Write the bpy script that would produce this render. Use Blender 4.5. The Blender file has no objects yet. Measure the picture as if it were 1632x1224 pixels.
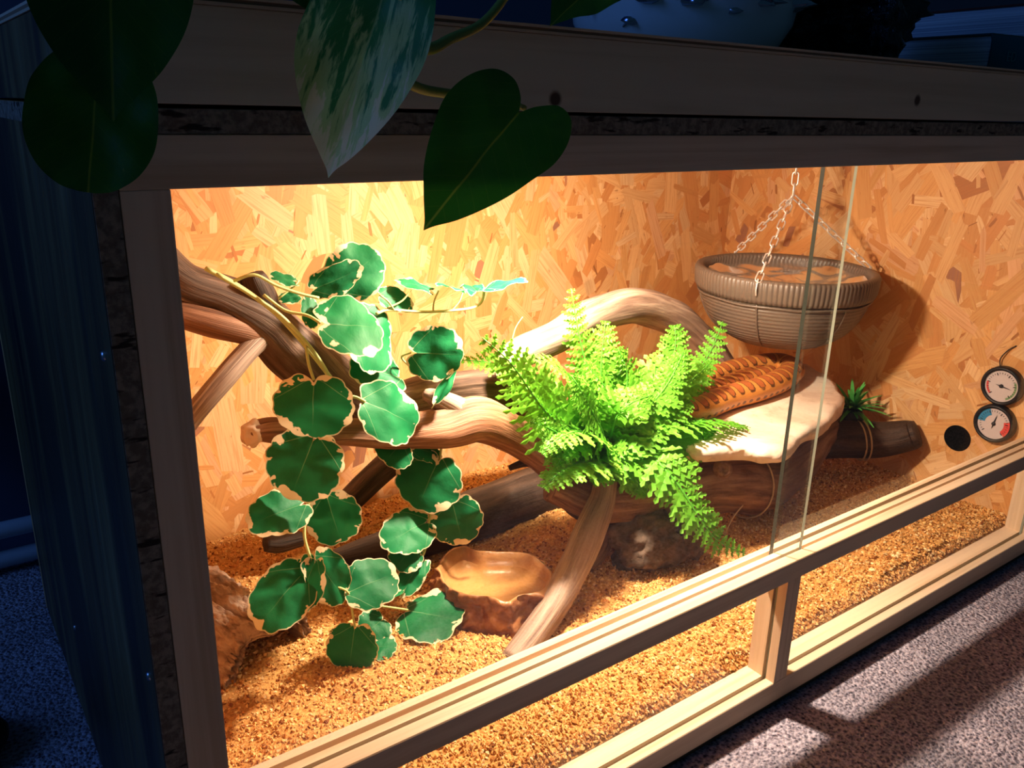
import bpy, bmesh, math, random
import numpy as np
from mathutils import Vector, Matrix, noise
random.seed(7); RNG = np.random.default_rng(7)
scene = bpy.context.scene
COL = scene.collection
# ------------------------------------------------------------------ camera
# world axes: X right along the tank front, Y into the tank, Z up (metres)
RC = np.array([[0.80985639,-0.1653427,0.56284493],[-0.58613941,-0.26722819,0.76487234],[0.02394197,-0.94934234,-0.31333033]])
FPX = 1343.6; CAM = Vector((-0.077,-0.44,0.615))
cd = bpy.data.cameras.new('camera'); cd.sensor_width = 36; cd.lens = 36*FPX/1632; cd.clip_start = 0.01
co = bpy.data.objects.new('camera', cd); COL.objects.link(co)
m3 = Matrix(((RC[0][0],-RC[0][1],-RC[0][2]),(RC[1][0],-RC[1][1],-RC[1][2]),(RC[2][0],-RC[2][1],-RC[2][2])))
co.matrix_world = Matrix.Translation(CAM) @ m3.to_4x4()
scene.camera = co
FWD = Vector(RC[:,2]); TC0 = -FWD; RIGHT = Vector(RC[:,0]); UP = Vector((0,0,1))
# ------------------------------------------------------------------ light
scene.view_settings.view_transform = 'Standard'; scene.view_settings.look = 'None'
scene.view_settings.exposure = 0.0; scene.view_settings.gamma = 1.0; scene.view_settings.use_curve_mapping = False
w = bpy.data.worlds.new('world'); scene.world = w; w.use_nodes = True
w.node_tree.nodes['Background'].inputs[0].default_value = (0.14,0.40,0.70,1)
w.node_tree.nodes['Background'].inputs[1].default_value = 0.046
LAMP = Vector((0.52,0.275,0.561)); LAMP_W = 22.0
ld = bpy.data.lights.new('basking_bulb_light','POINT'); ld.energy = LAMP_W; ld.color = (1.0,0.80,0.61); ld.shadow_soft_size = 0.020
lo = bpy.data.objects.new('basking_bulb_light', ld); lo.location = LAMP; COL.objects.link(lo)
# spot added at the bulb to favour the floor over the upper walls
sl = bpy.data.lights.new('basking_bulb_added_spot','SPOT'); sl.energy = 31.0; sl.color = ld.color; sl.shadow_soft_size = 0.020; sl.spot_size = math.radians(178); sl.spot_blend = 1.0
slo = bpy.data.objects.new('basking_bulb_added_spot', sl); slo.location = LAMP; COL.objects.link(slo)
ad = bpy.data.lights.new('window_daylight','AREA'); ad.energy = 11.0; ad.color = (0.10,0.30,1.0); ad.shape = 'RECTANGLE'; ad.size = 1.0; ad.size_y = 1.2
ao = bpy.data.objects.new('window_daylight', ad); ao.location = (-1.9,0.35,1.5); COL.objects.link(ao)
ao.rotation_euler = (Vector((0.6,0.1,0.6))-ao.location).to_track_quat('-Z','Y').to_euler()

# ------------------------------------------------------------------ helpers
def ray(px,py):
    v = RC @ np.array([(px-816)/FPX,(py-612)/FPX,1.0]); return Vector(v)
def at(px,py,Y): d = ray(px,py); return CAM + d*((Y-CAM.y)/d.y)
def atz(px,py,Z): d = ray(px,py); return CAM + d*((Z-CAM.z)/d.z)
def mpp(p): return (p-CAM).dot(FWD)/FPX        # metres per pixel at p
def tag(o,label,cat,group=None,kind=None):
    if label: o['label']=label
    if cat: o['category']=cat
    if group: o['group']=group
    if kind: o['kind']=kind
    return o
def empty(name,loc,label,cat,group=None):
    o=bpy.data.objects.new(name,None); o.empty_display_size=0.02; o.location=loc; COL.objects.link(o)
    return tag(o,label,cat,group)
bpy.context.view_layer.update()
def link(name,me,mat,parent=None,smooth=False):
    o=bpy.data.objects.new(name,me); COL.objects.link(o)
    mats = mat if isinstance(mat,(list,tuple)) else [mat]
    if not me.materials:
        for m in mats: me.materials.append(m)
    if smooth: me.shade_smooth()
    if parent is not None:
        o.parent=parent
        T=Vector(parent.location); p=parent.parent
        while p is not None: T+=Vector(p.location); p=p.parent
        o.location=-T                          # meshes are written in world coordinates
    return o
def mesh(name,verts,faces,mat,parent=None,smooth=False,uv=None,attrs=None):
    me=bpy.data.meshes.new(name); me.from_pydata([tuple(v) for v in verts],[],faces)
    if uv is not None:
        l=me.uv_layers.new(name='UVMap'); idx=np.empty(len(me.loops),dtype=np.int32); me.loops.foreach_get('vertex_index',idx)
        l.data.foreach_set('uv',np.asarray(uv,dtype=np.float32)[idx].ravel())
    for k,(typ,arr) in (attrs or {}).items():
        a=me.attributes.new(k,typ,'POINT')
        a.data.foreach_set('value' if typ=='FLOAT' else ('vector' if typ=='FLOAT_VECTOR' else 'color'),np.asarray(arr,dtype=np.float32).ravel())
    return link(name,me,mat,parent,smooth)
def box(name,lo,hi,mat,parent=None,bev=0.0007):
    x0,y0,z0=lo; x1,y1,z1=hi
    bm=bmesh.new(); bmesh.ops.create_cube(bm,size=1)
    for v in bm.verts: v.co=Vector((x0+(v.co.x+.5)*(x1-x0),y0+(v.co.y+.5)*(y1-y0),z0+(v.co.z+.5)*(z1-z0)))
    if bev: bmesh.ops.bevel(bm,geom=bm.edges[:],offset=bev,segments=2,affect='EDGES',profile=0.7)
    me=bpy.data.meshes.new(name); bm.to_mesh(me); bm.free()
    return link(name,me,mat,parent)
def prism(name,prof,a0,a1,axis,mat,parent=None):
    """closed profile swept along an axis; 'x': prof=(y,z)   'z': prof=(x,y)"""
    n=len(prof); f=(lambda p,a:(a,p[0],p[1])) if axis=='x' else (lambda p,a:(p[0],p[1],a))
    vs=[f(p,a0) for p in prof]+[f(p,a1) for p in prof]
    fs=[[i,(i+1)%n,n+(i+1)%n,n+i] for i in range(n)]+[list(range(n))[::-1],list(range(n,2*n))]
    o=mesh(name,vs,fs,mat,parent)
    bm=bmesh.new(); bm.from_mesh(o.data); bmesh.ops.recalc_face_normals(bm,faces=bm.faces[:]); bm.to_mesh(o.data); bm.free()
    return o
def catmull(pts,n):
    P=[pts[0]*2-pts[1]]+list(pts)+[pts[-1]*2-pts[-2]] if isinstance(pts[0],Vector) else [2*pts[0]-pts[1]]+list(pts)+[2*pts[-1]-pts[-2]]
    out=[]
    for i in range(1,len(P)-2):
        for k in range(n):
            t=k/n; a,b,c,d=P[i-1],P[i],P[i+1],P[i+2]
            out.append(0.5*((2*b)+(c-a)*t+(2*a-5*b+4*c-d)*t*t+(3*b-a-3*c+d)*t*t*t))
    out.append(P[-2]); return out
def frames(path):
    T=[(path[min(i+1,len(path)-1)]-path[max(i-1,0)]).normalized() for i in range(len(path))]
    ref=UP if abs(T[0].z)<.9 else Vector((1,0,0)); N=[(ref-T[0]*ref.dot(T[0])).normalized()]
    for i in range(1,len(path)):
        v=N[-1]-T[i]*N[-1].dot(T[i]); N.append(v.normalized())
    return T,N,[t.cross(n) for t,n in zip(T,N)]
def tube(name,pts,radii,mat,parent=None,seg=10,n=8,caps=True,flat=1.0):
    path=catmull(pts,n); rr=catmull(list(radii),n) if hasattr(radii,'__len__') else [radii]*len(path)
    T,N,B=frames(path); vs=[];fs=[];uv=[]; L=0
    for i,p in enumerate(path):
        if i: L+=(p-path[i-1]).length
        for k in range(seg):
            a=2*math.pi*k/seg; vs.append(p+N[i]*(math.cos(a)*rr[i]*flat)+B[i]*(math.sin(a)*rr[i])); uv.append((k/seg,L))
    for i in range(len(path)-1):
        for k in range(seg):
            fs.append([i*seg+k,i*seg+(k+1)%seg,(i+1)*seg+(k+1)%seg,(i+1)*seg+k])
    if caps: fs.append(list(range(seg))[::-1]); fs.append([len(vs)-seg+k for k in range(seg)])
    return mesh(name,vs,fs,mat,parent,True,uv)
def lathe(name,prof,c,mat,parent=None,seg=48,mod=None,axis='z',smooth=True):
    vs=[];fs=[]
    for i,(r,h) in enumerate(prof):
        for k in range(seg):
            a=2*math.pi*k/seg; q=r*(mod(i,a) if mod else 1)
            u,v=q*math.cos(a),q*math.sin(a)
            vs.append((c[0]+u,c[1]+v,c[2]+h) if axis=='z' else (c[0]-h,c[1]+u,c[2]+v))
    for i in range(len(prof)-1):
        for k in range(seg): fs.append([i*seg+k,i*seg+(k+1)%seg,(i+1)*seg+(k+1)%seg,(i+1)*seg+k])
    o=mesh(name,vs,fs,mat,parent,smooth); fix(o); return o
def fix(o):
    bm=bmesh.new(); bm.from_mesh(o.data); bmesh.ops.recalc_face_normals(bm,faces=bm.faces[:]); bm.to_mesh(o.data); bm.free()
def blob(name,c,r,mat,parent=None,amp=.25,freq=3,sub=4,detail=.06,seed=0):
    bm=bmesh.new(); bmesh.ops.create_icosphere(bm,subdivisions=sub,radius=1)
    for v in bm.verts:
        d=v.co.normalized(); s=Vector((seed,seed*1.7,3))
        k=1+amp*noise.fractal(d*freq*.6+s,1.0,2.0,4)+detail*noise.noise(d*freq*4+s)
        v.co=Vector((c[0]+d.x*r[0]*k,c[1]+d.y*r[1]*k,c[2]+d.z*r[2]*k))
    me=bpy.data.meshes.new(name); bm.to_mesh(me); bm.free(); return link(name,me,mat,parent,True)

# ------------------------------------------------------------------ materials
class G:
    def __init__(s,name):
        s.m=bpy.data.materials.new(name); s.m.use_nodes=True; s.t=s.m.node_tree; s.b=s.t.nodes['Principled BSDF']; s.out=s.t.nodes['Material Output']
    def n(s,typ,ins=None,out=0,**kw):
        nd=s.t.nodes.new('ShaderNode'+typ)
        for k,v in kw.items(): setattr(nd,k,v)
        for k,v in (ins or {}).items(): s.set(nd.inputs[k],v)
        return nd.outputs[out]
    def set(s,sock,v):
        if isinstance(v,bpy.types.NodeSocket): s.t.links.new(v,sock)
        else:
            if isinstance(v,tuple) and len(v)==3 and sock.type=='RGBA': v=(*v,1)
            sock.default_value=v
    def math(s,op,a,b=0.0,c=0.0): return s.n('Math',{0:a,1:b,2:c},operation=op)
    def mix(s,f,a,b,mode='MIX'): 
        nd=s.t.nodes.new('ShaderNodeMix'); nd.data_type='RGBA'; nd.blend_type=mode
        s.set(nd.inputs[0],f); s.set(nd.inputs[6],a); s.set(nd.inputs[7],b); return nd.outputs[2]
    def ramp(s,f,stops):
        nd=s.t.nodes.new('ShaderNodeValToRGB'); e=nd.color_ramp.elements
        while len(e)<len(stops): e.new(0.5)
        for el,(p,c) in zip(e,stops): el.position=p; el.color=(*c,1) if len(c)==3 else c
        s.set(nd.inputs[0],f); return nd.outputs[0]
    def step(s,v,lo,hi):
        nd=s.t.nodes.new('ShaderNodeMapRange'); nd.interpolation_type='SMOOTHSTEP'
        s.set(nd.inputs[0],v); nd.inputs[1].default_value=lo; nd.inputs[2].default_value=hi; return nd.outputs[0]
    def coord(s,kind='Object',scale=(1,1,1)):
        c=s.t.nodes.new('ShaderNodeTexCoord').outputs[kind]
        return s.n('Mapping',{'Vector':c,'Scale':scale})
    def attr(s,name,out='Fac'):
        nd=s.t.nodes.new('ShaderNodeAttribute'); nd.attribute_name=name; return nd.outputs[out]
    def noise(s,v,scale,detail=4,rough=.55,dist=0.0,out=0): return s.n('TexNoise',{'Vector':v,'Scale':scale,'Detail':detail,'Roughness':rough,'Distortion':dist},out)
    def bump(s,h,strength=.3,dist=.002): s.set(s.b.inputs['Normal'],s.n('Bump',{'Height':h,'Strength':strength,'Distance':dist})); return s
    def fin(s,col=None,rough=.6,spec=.3,**kw):
        if col is not None: s.set(s.b.inputs['Base Color'],col)
        s.set(s.b.inputs['Roughness'],rough); s.set(s.b.inputs['Specular IOR Level'],spec)
        for k,v in kw.items(): s.set(s.b.inputs[k.replace('_',' ')],v)
        return s.m
def plain(name,col,rough=.6,spec=.3,**kw): return G(name).fin(col,rough,spec,**kw)
def pine(name,axis,light=(.76,.59,.42),dark=(.58,.40,.25),knots=()):
    g=G(name); sc={'x':(2.0,55,55),'z':(55,55,2.0),'y':(55,2.0,55)}[axis]
    v=g.coord('Object',sc); f=g.noise(v,1.0,5,.6,.4); f2=g.noise(g.coord('Object',tuple(q*.25 for q in sc)),1.0,2,.5,1.2)
    c=g.mix(g.step(f,.38,.68),light,dark); c=g.mix(g.math('MULTIPLY',g.step(f2,.45,.7),.45),c,dark)
    ob=g.coord('Object')
    for k in knots:
        d=g.n('VectorMath',{0:ob,1:k},1,operation='DISTANCE'); c=g.mix(g.step(d,.0065,.003),c,(.09,.05,.03))
    g.bump(f,.15,.0006); return g.fin(c,.55,.25)
M={}
M['pine_x']=pine('pine_along','x',knots=((.262,0,.635),(.742,0,.628)))
M['pine_z']=pine('pine_upright','z')
M['pine_beam']=pine('pine_beam','x',(.62,.54,.40),(.50,.42,.29),knots=(tuple(at(885,158,0)),tuple(at(1462,160,0))))
def m_strand():
    g=G('osb_strands'); c=g.attr('col','Color'); gr=g.attr('grain','Vector')
    f=g.noise(g.n('Mapping',{'Vector':gr,'Scale':(14,420,1)}),1.0,4,.6,.3)
    f2=g.noise(g.n('Mapping',{'Vector':gr,'Scale':(40,160,1)}),1.0,3,.6,.6)
    c=g.mix(g.math('MULTIPLY',g.step(f,.42,.72),.6),c,(.46,.18,.05)); c=g.mix(g.math('MULTIPLY',g.step(f2,.66,.74),.6),c,(.22,.07,.02))
    g.bump(f,.12,.0005); return g.fin(c,.5,.3)
M['strand']=m_strand()
def m_osbedge(name,a,b,sc=160):
    g=G(name); v=g.coord('Object',(1,1,1)); f=g.noise(v,sc,5,.65); f2=g.noise(g.coord('Object',(.35,1,1.6)),sc*.6,3,.6)
    c=g.mix(g.step(f,.40,.62),b,a); c=g.mix(g.step(f2,.56,.64),c,(.035,.025,.02)); g.bump(f,.8,.002); return g.fin(c,.85,.1)
M['osb_edge']=m_osbedge('osb_cut_edge',(.26,.22,.17),(.15,.12,.09))
M['osb_base']=plain('osb_base',(.62,.34,.13),.6)
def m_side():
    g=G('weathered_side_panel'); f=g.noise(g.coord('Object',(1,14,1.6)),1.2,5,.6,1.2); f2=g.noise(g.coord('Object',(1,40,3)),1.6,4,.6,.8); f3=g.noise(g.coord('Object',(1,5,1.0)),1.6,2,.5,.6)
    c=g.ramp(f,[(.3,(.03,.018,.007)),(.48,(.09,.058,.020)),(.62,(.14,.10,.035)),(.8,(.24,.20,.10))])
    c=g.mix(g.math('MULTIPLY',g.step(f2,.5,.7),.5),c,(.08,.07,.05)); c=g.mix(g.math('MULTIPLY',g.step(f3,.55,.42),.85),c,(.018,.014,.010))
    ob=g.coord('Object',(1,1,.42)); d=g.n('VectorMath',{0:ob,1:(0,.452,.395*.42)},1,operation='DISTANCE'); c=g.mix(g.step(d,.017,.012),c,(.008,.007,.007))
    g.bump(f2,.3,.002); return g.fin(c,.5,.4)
M['side']=m_side()
def m_sand():
    g=G('coir_substrate'); v=g.coord('Object'); f=g.noise(v,260,4,.7); f2=g.noise(v,12,3,.55); f3=g.n('TexVoronoi',{'Vector':v,'Scale':330.0},1)
    c=g.ramp(f,[(.30,(.18,.066,.014)),(.44,(.48,.215,.058)),(.58,(.68,.355,.11)),(.75,(.82,.53,.22))])
    c=g.mix(.35,c,g.mix(g.n('SeparateColor',{0:f3}),(.26,.10,.025),(.80,.52,.18)))
    c=g.mix(g.math('MULTIPLY',g.step(f2,.45,.7),.35),c,(.36,.14,.04)); g.bump(f,.9,.003); return g.fin(c,.9,.1)
M['sand']=m_sand()
def m_grain():
    g=G('substrate_grains'); c=g.attr('col','Color'); return g.fin(c,.85,.15)
M['grain']=m_grain()
def m_drift(name,pal,rough=.6,groove=.6):
    g=G(name); v=g.attr('grain','Vector'); f=g.noise(v,1.0,6,.62,.5); f2=g.noise(g.n('Mapping',{'Vector':v,'Scale':(.25,.25,.5)}),1.0,3,.5,.8)
    f3=g.noise(g.n('Mapping',{'Vector':v,'Scale':(2.6,2.6,.9)}),1.0,4,.6)
    c=g.ramp(f,[(.28,pal[0]),(.45,pal[1]),(.58,pal[2]),(.74,pal[3])]); c=g.mix(g.math('MULTIPLY',g.step(f2,.42,.68),.6),c,pal[1])
    c=g.mix(g.math('MULTIPLY',g.step(f3,.60,.70),.55),c,pal[0])
    g.bump(g.math('ADD',f,g.math('MULTIPLY',f3,.6)),groove,.003); return g.fin(c,rough,.3)
M['drift']=m_drift('driftwood',[(.035,.015,.008),(.14,.068,.037),(.26,.145,.088),(.40,.26,.175)])
M['drift_mid']=m_drift('driftwood_brown',[(.022,.011,.007),(.085,.048,.031),(.16,.098,.07),(.30,.20,.145)])
M['drift_red']=m_drift('driftwood_reddish',[(.055,.020,.010),(.20,.085,.042),(.34,.165,.095),(.48,.29,.20)])
M['drift_dark']=m_drift('driftwood_dark',[(.010,.006,.004),(.034,.018,.011),(.066,.037,.024),(.115,.068,.045)])
M['drift_grey']=m_drift('driftwood_grey',[(.07,.045,.035),(.25,.16,.115),(.42,.30,.22),(.60,.46,.35)],.55,.4)
M['bark']=m_drift('cork_bark',[(.08,.045,.03),(.34,.22,.15),(.56,.41,.31),(.70,.58,.49)],.85,1.0)
def m_rock():
    g=G('sandstone'); v=g.coord('Object'); f=g.noise(v,14,5,.6,.5); f2=g.noise(v,90,4,.6)
    c=g.ramp(f,[(.3,(.52,.34,.25)),(.5,(.74,.56,.43)),(.7,(.84,.72,.60))]); c=g.mix(g.math('MULTIPLY',g.step(f2,.55,.7),.35),c,(.36,.20,.13))
    g.bump(g.math('ADD',f,g.math('MULTIPLY',f2,.4)),.5,.004); return g.fin(c,.75,.25)
M['rock']=m_rock()
M['lump']=m_drift('dark_cork_lump',[(.02,.014,.01),(.07,.045,.03),(.13,.085,.06),(.20,.13,.10)],.9,1.0)
def m_ivy():
    g=G('ivy_leaf'); uv=g.coord('UV'); rho=g.attr('rho'); rnd=g.n('ObjectInfo',out=5)
    sx=g.n('SeparateXYZ',{0:uv},0); sy=g.n('SeparateXYZ',{0:uv},1)
    off=g.n('CombineXYZ',{0:g.math('MULTIPLY',rnd,17.0),1:g.math('MULTIPLY',rnd,9.0)}); p=g.n('VectorMath',{0:uv,1:off},operation='ADD')
    f=g.noise(p,2.6,3,.6,.3); f2=g.noise(p,7,3,.6)
    c=g.mix(f2,(.003,.095,.030),(.006,.18,.060)); c=g.mix(g.math('MULTIPLY',rnd,.5),c,(.008,.22,.065))
    ang=g.math('ARCTAN2',sx,g.math('ADD',sy,.03)); vv=g.math('ABSOLUTE',g.math('SINE',g.math('MULTIPLY',ang,3.6))); rad=g.math('SQRT',g.math('ADD',g.math('MULTIPLY',sx,sx),g.math('MULTIPLY',sy,sy)))
    ven=g.math('MULTIPLY',g.step(g.math('MULTIPLY',vv,g.math('ADD',rad,.12)),.038,.012),g.step(rad,.95,.1))
    c=g.mix(g.math('MULTIPLY',ven,.55),c,(.24,.42,.20))
    cen=g.step(g.math('ADD',rad,g.math('MULTIPLY',vv,.12)),.13,.04); c=g.mix(g.math('MULTIPLY',cen,.8),c,(.60,.55,.30))
    edge=g.step(g.math('ADD',rho,g.math('MULTIPLY',g.math('MULTIPLY',g.math('SUBTRACT',f,.5),2.0),g.step(rho,.42,.8))),.985,1.02); c=g.mix(edge,c,(.78,.66,.42))
    edge2=g.step(rho,.955,.985); c=g.mix(g.math('MULTIPLY',edge2,.85),c,(.74,.64,.40))
    g.bump(g.math('SUBTRACT',f2,ven),.25,.002); g.fin(c,.55,.25)
    tr=g.n('BsdfTranslucent',{0:c}); mx=g.n('MixShader',{0:.22,1:g.b.outputs[0],2:tr}); g.t.links.new(mx,g.out.inputs[0]); return g.m
M['ivy']=m_ivy()
M['ivy_stem']=plain('ivy_stem',(.52,.56,.22),.5)
def m_fern():
    g=G('fern_frond'); rnd=g.n('ObjectInfo',out=5); t=g.attr('rho'); f=g.noise(g.coord('Object'),60,3,.6)
    c=g.mix(f,(.06,.30,.010),(.17,.52,.025)); c=g.mix(g.math('MULTIPLY',rnd,.6),c,(.06,.36,.010)); c=g.mix(g.math('MULTIPLY',t,.4),c,(.36,.62,.10)); g.fin(c,.5,.35)
    tr=g.n('BsdfTranslucent',{0:c}); mx=g.n('MixShader',{0:.38,1:g.b.outputs[0],2:tr}); g.t.links.new(mx,g.out.inputs[0]); return g.m
M['fern']=m_fern(); M['fern_rib']=plain('fern_rib',(.08,.33,.03),.45)
def m_tuft():
    g=G('dark_plastic_grass'); t=g.attr('rho'); c=g.mix(t,(.01,.10,.015),(.10,.42,.08)); return g.fin(c,.5)
M['tuft']=m_tuft()
def m_pothos(name,base,pale,th):
    g=G(name); uv=g.coord('UV'); sx=g.n('SeparateXYZ',{0:uv},0); sy=g.n('SeparateXYZ',{0:uv},1)
    q=g.n('CombineXYZ',{0:g.math('SUBTRACT',g.math('MULTIPLY',sx,7.0),g.math('MULTIPLY',g.math('ABSOLUTE',sx),0)),1:g.math('MULTIPLY',g.math('SUBTRACT',sy,g.math('MULTIPLY',g.math('ABSOLUTE',sx),.7)),2.0)})
    f=g.noise(q,1.3,5,.65,.4); f2=g.noise(uv,9,4,.6)
    k=g.math('ADD',f,g.math('MULTIPLY',sy,.34)); c=g.mix(g.step(k,th,th+.10),base,pale); c=g.mix(g.math('MULTIPLY',g.step(k,th+.14,th+.2),.8),c,(.56,.62,.42))
    mid=g.step(g.math('ABSOLUTE',sx),.012,.004); c=g.mix(g.math('MULTIPLY',mid,.5),c,pale)
    lat=g.step(g.math('ABSOLUTE',g.math('SINE',g.math('MULTIPLY',g.math('SUBTRACT',sy,g.math('MULTIPLY',g.math('ABSOLUTE',sx),.8)),26.0))),.10,.02); c=g.mix(g.math('MULTIPLY',lat,.10),c,pale)
    g.bump(f2,.15,.002); g.fin(c,.45,.3)
    tr=g.n('BsdfTranslucent',{0:c}); mx=g.n('MixShader',{0:.25,1:g.b.outputs[0],2:tr}); g.t.links.new(mx,g.out.inputs[0]); return g.m
M['pothos_var']=m_pothos('pothos_variegated',(.03,.19,.045),(.30,.52,.20),.60)
M['pothos']=m_pothos('pothos_green',(.012,.085,.008),(.16,.22,.03),.93)
M['pothos_stem']=plain('pothos_stem',(.22,.26,.05),.45)
def m_glass():
    g=G('clear_glass'); fr=g.n('Fresnel',{'IOR':1.45}); tr=g.n('BsdfTransparent',{0:(.965,.975,.968)}); gl=g.n('BsdfGlossy',{0:(1,1,1),'Roughness':.02})
    mx=g.n('MixShader',{0:g.math('MULTIPLY',fr,.10),1:tr,2:gl}); g.t.links.new(mx,g.out.inputs[0]); return g.m
M['glass']=m_glass(); M['glass_edge']=plain('glass_edge',(.24,.25,.20),.2,.4); M['glass_edge_dark']=plain('glass_edge_dark',(.035,.042,.034),.3,.3)
M['wicker']=plain('resin_wicker',(.135,.098,.074),.40,.55)
M['chain']=plain('chain_steel',(.86,.82,.78),.32,.6,Metallic=.55)
def m_film():
    g=G('clear_plastic_film'); fr=g.n('Fresnel',{'IOR':1.5}); tr=g.n('BsdfTransparent',{0:(.9,.9,.9)}); gl=g.n('BsdfGlossy',{0:(1,1,1),'Roughness':.2})
    d=g.n('BsdfDiffuse',{0:(.80,.86,.92)}); m1=g.n('MixShader',{0:.68,1:tr,2:d}); mx=g.n('MixShader',{0:g.math('ADD',g.math('MULTIPLY',fr,.9),.05),1:m1,2:gl}); g.t.links.new(mx,g.out.inputs[0]); return g.m
M['film']=m_film()
def m_water():
    g=G('water'); fr=g.n('Fresnel',{'IOR':1.33}); tr=g.n('BsdfTransparent',{0:(.97,.93,.85)}); gl=g.n('BsdfGlossy',{0:(1,1,1),'Roughness':.03})
    mx=g.n('MixShader',{0:g.math('MULTIPLY',fr,.14),1:tr,2:gl}); g.t.links.new(mx,g.out.inputs[0]); return g.m
M['water']=m_water()
def m_dish():
    g=G('brown_resin_dish'); v=g.coord('Object'); f=g.noise(v,45,5,.6,.4); f2=g.noise(v,240,3,.6)
    c=g.ramp(f,[(.3,(.13,.04,.018)),(.5,(.28,.10,.035)),(.72,(.46,.22,.09))]); c=g.mix(g.attr('rho'),c,(.50,.27,.10)); g.bump(g.math('ADD',f,g.math('MULTIPLY',f2,.3)),.5,.003); return g.fin(c,.32,.5)
M['dish']=m_dish()
def m_snake():
    g=G('snake_scales'); uv=g.coord('UV'); u=g.n('SeparateXYZ',{0:uv},1); v=g.n('SeparateXYZ',{0:uv},0)   # u along (m), v around 0..1, back at .5
    a=g.math('MULTIPLY',g.math('ABSOLUTE',g.math('SUBTRACT',v,.5)),2.0)   # 0 back .. 1 belly
    fr=g.math('SUBTRACT',g.math('FRACT',g.math('MULTIPLY',u,44.0)),.5)
    d=g.math('POWER',g.math('ADD',g.math('POWER',g.math('MULTIPLY',g.math('ABSOLUTE',fr),3.0),3.0),g.math('POWER',g.math('MULTIPLY',a,2.9),3.0)),.3333)
    d=g.math('ADD',d,g.math('MULTIPLY',g.math('SUBTRACT',g.noise(uv,60,2),.5),.5))
    f=g.noise(uv,24,3,.6); c=g.mix(f,(.56,.20,.035),(.68,.30,.07))
    c=g.mix(g.step(d,1.12,1.0),c,(.10,.035,.012)); c=g.mix(g.step(d,.93,.82),c,(.40,.11,.03))
    fs=g.math('ABSOLUTE',g.math('SUBTRACT',g.math('FRACT',g.math('ADD',g.math('MULTIPLY',u,66.0),.5)),.5)); sd=g.math('ADD',g.math('POWER',g.math('MULTIPLY',fs,3.4),2.0),g.math('POWER',g.math('MULTIPLY',g.math('SUBTRACT',a,.60),17.0),2.0))
    c=g.mix(g.step(sd,1.1,.7),c,(.14,.045,.015)); c=g.mix(g.step(a,.72,.9),c,(.62,.24,.06))
    sc=g.n('TexVoronoi',{'Vector':g.n('Mapping',{'Vector':uv,'Scale':(46,460,1)}),'Scale':1.0},0); g.bump(sc,.35,.0008); return g.fin(c,.38,.45)
M['snake']=m_snake()
def m_carpet():
    g=G('grey_carpet'); v=g.coord('Object'); f=g.noise(v,230,4,.7); f2=g.n('TexVoronoi',{'Vector':v,'Scale':250.0,'Randomness':1.0},0); f3=g.noise(v,8,3,.5)
    c=g.ramp(g.math('ADD',g.math('MULTIPLY',f,.8),g.math('MULTIPLY',f2,.25)),[(.36,(.035,.031,.045)),(.47,(.28,.245,.31)),(.62,(.58,.51,.60))]); c=g.mix(g.math('MULTIPLY',g.step(f3,.4,.65),.35),c,(.15,.14,.18))
    g.bump(g.math('SUBTRACT',f,f2),.9,.004); return g.fin(c,.95,.05)
M['carpet']=m_carpet()
M['wall']=plain('dark_blue_wall',(.10,.13,.22),.8); M['pipe']=plain('painted_pipe',(.50,.55,.65),.4,.4)
M['black']=plain('black_plastic',(.010,.010,.012),.45,.3); M['hole_dark']=plain('hole_shade_black',(.004,.004,.004),.9,.0)
M['dial']=plain('dial_face',(.55,.47,.47),.5); M['ink']=plain('dial_ink',(.02,.02,.025),.5); M['blue']=plain('dial_blue',(.03,.20,.38),.5); M['red']=plain('dial_red',(.62,.07,.06),.5); M['green']=plain('dial_green',(.18,.30,.14),.5)
M['lens']=m_glass()
M['screw']=plain('screw_steel',(.45,.47,.5),.3,.5,Metallic=1.0)
M['twine']=plain('jute_twine',(.50,.38,.24),.8)
M['page']=None
def m_page():
    g=G('book_pages'); f=g.noise(g.coord('Object',(1,1.5,900)),1.0,3,.6,.2); c=g.mix(g.step(f,.42,.62),(.36,.40,.48),(.72,.75,.80)); g.bump(f,.5,.001); return g.fin(c,.8)
M['page']=m_page(); M['teal']=plain('teal_cover',(.006,.085,.105),.45); M['maroon']=plain('maroon_cover',(.13,.025,.015),.5); M['emboss']=plain('spine_print',(.03,.17,.19),.4)
M['foil']=plain('crumpled_foil',(.35,.40,.5),.18,.5,Metallic=1.0)
def m_bag():
    g=G('black_film'); f=g.noise(g.coord('Object'),40,4,.6,1.5); g.bump(f,.9,.01); return g.fin((.012,.012,.016),.25,.5)
M['bag']=m_bag()
M['ceramic']=plain('ceramic_socket',(.7,.68,.64),.4)

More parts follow.
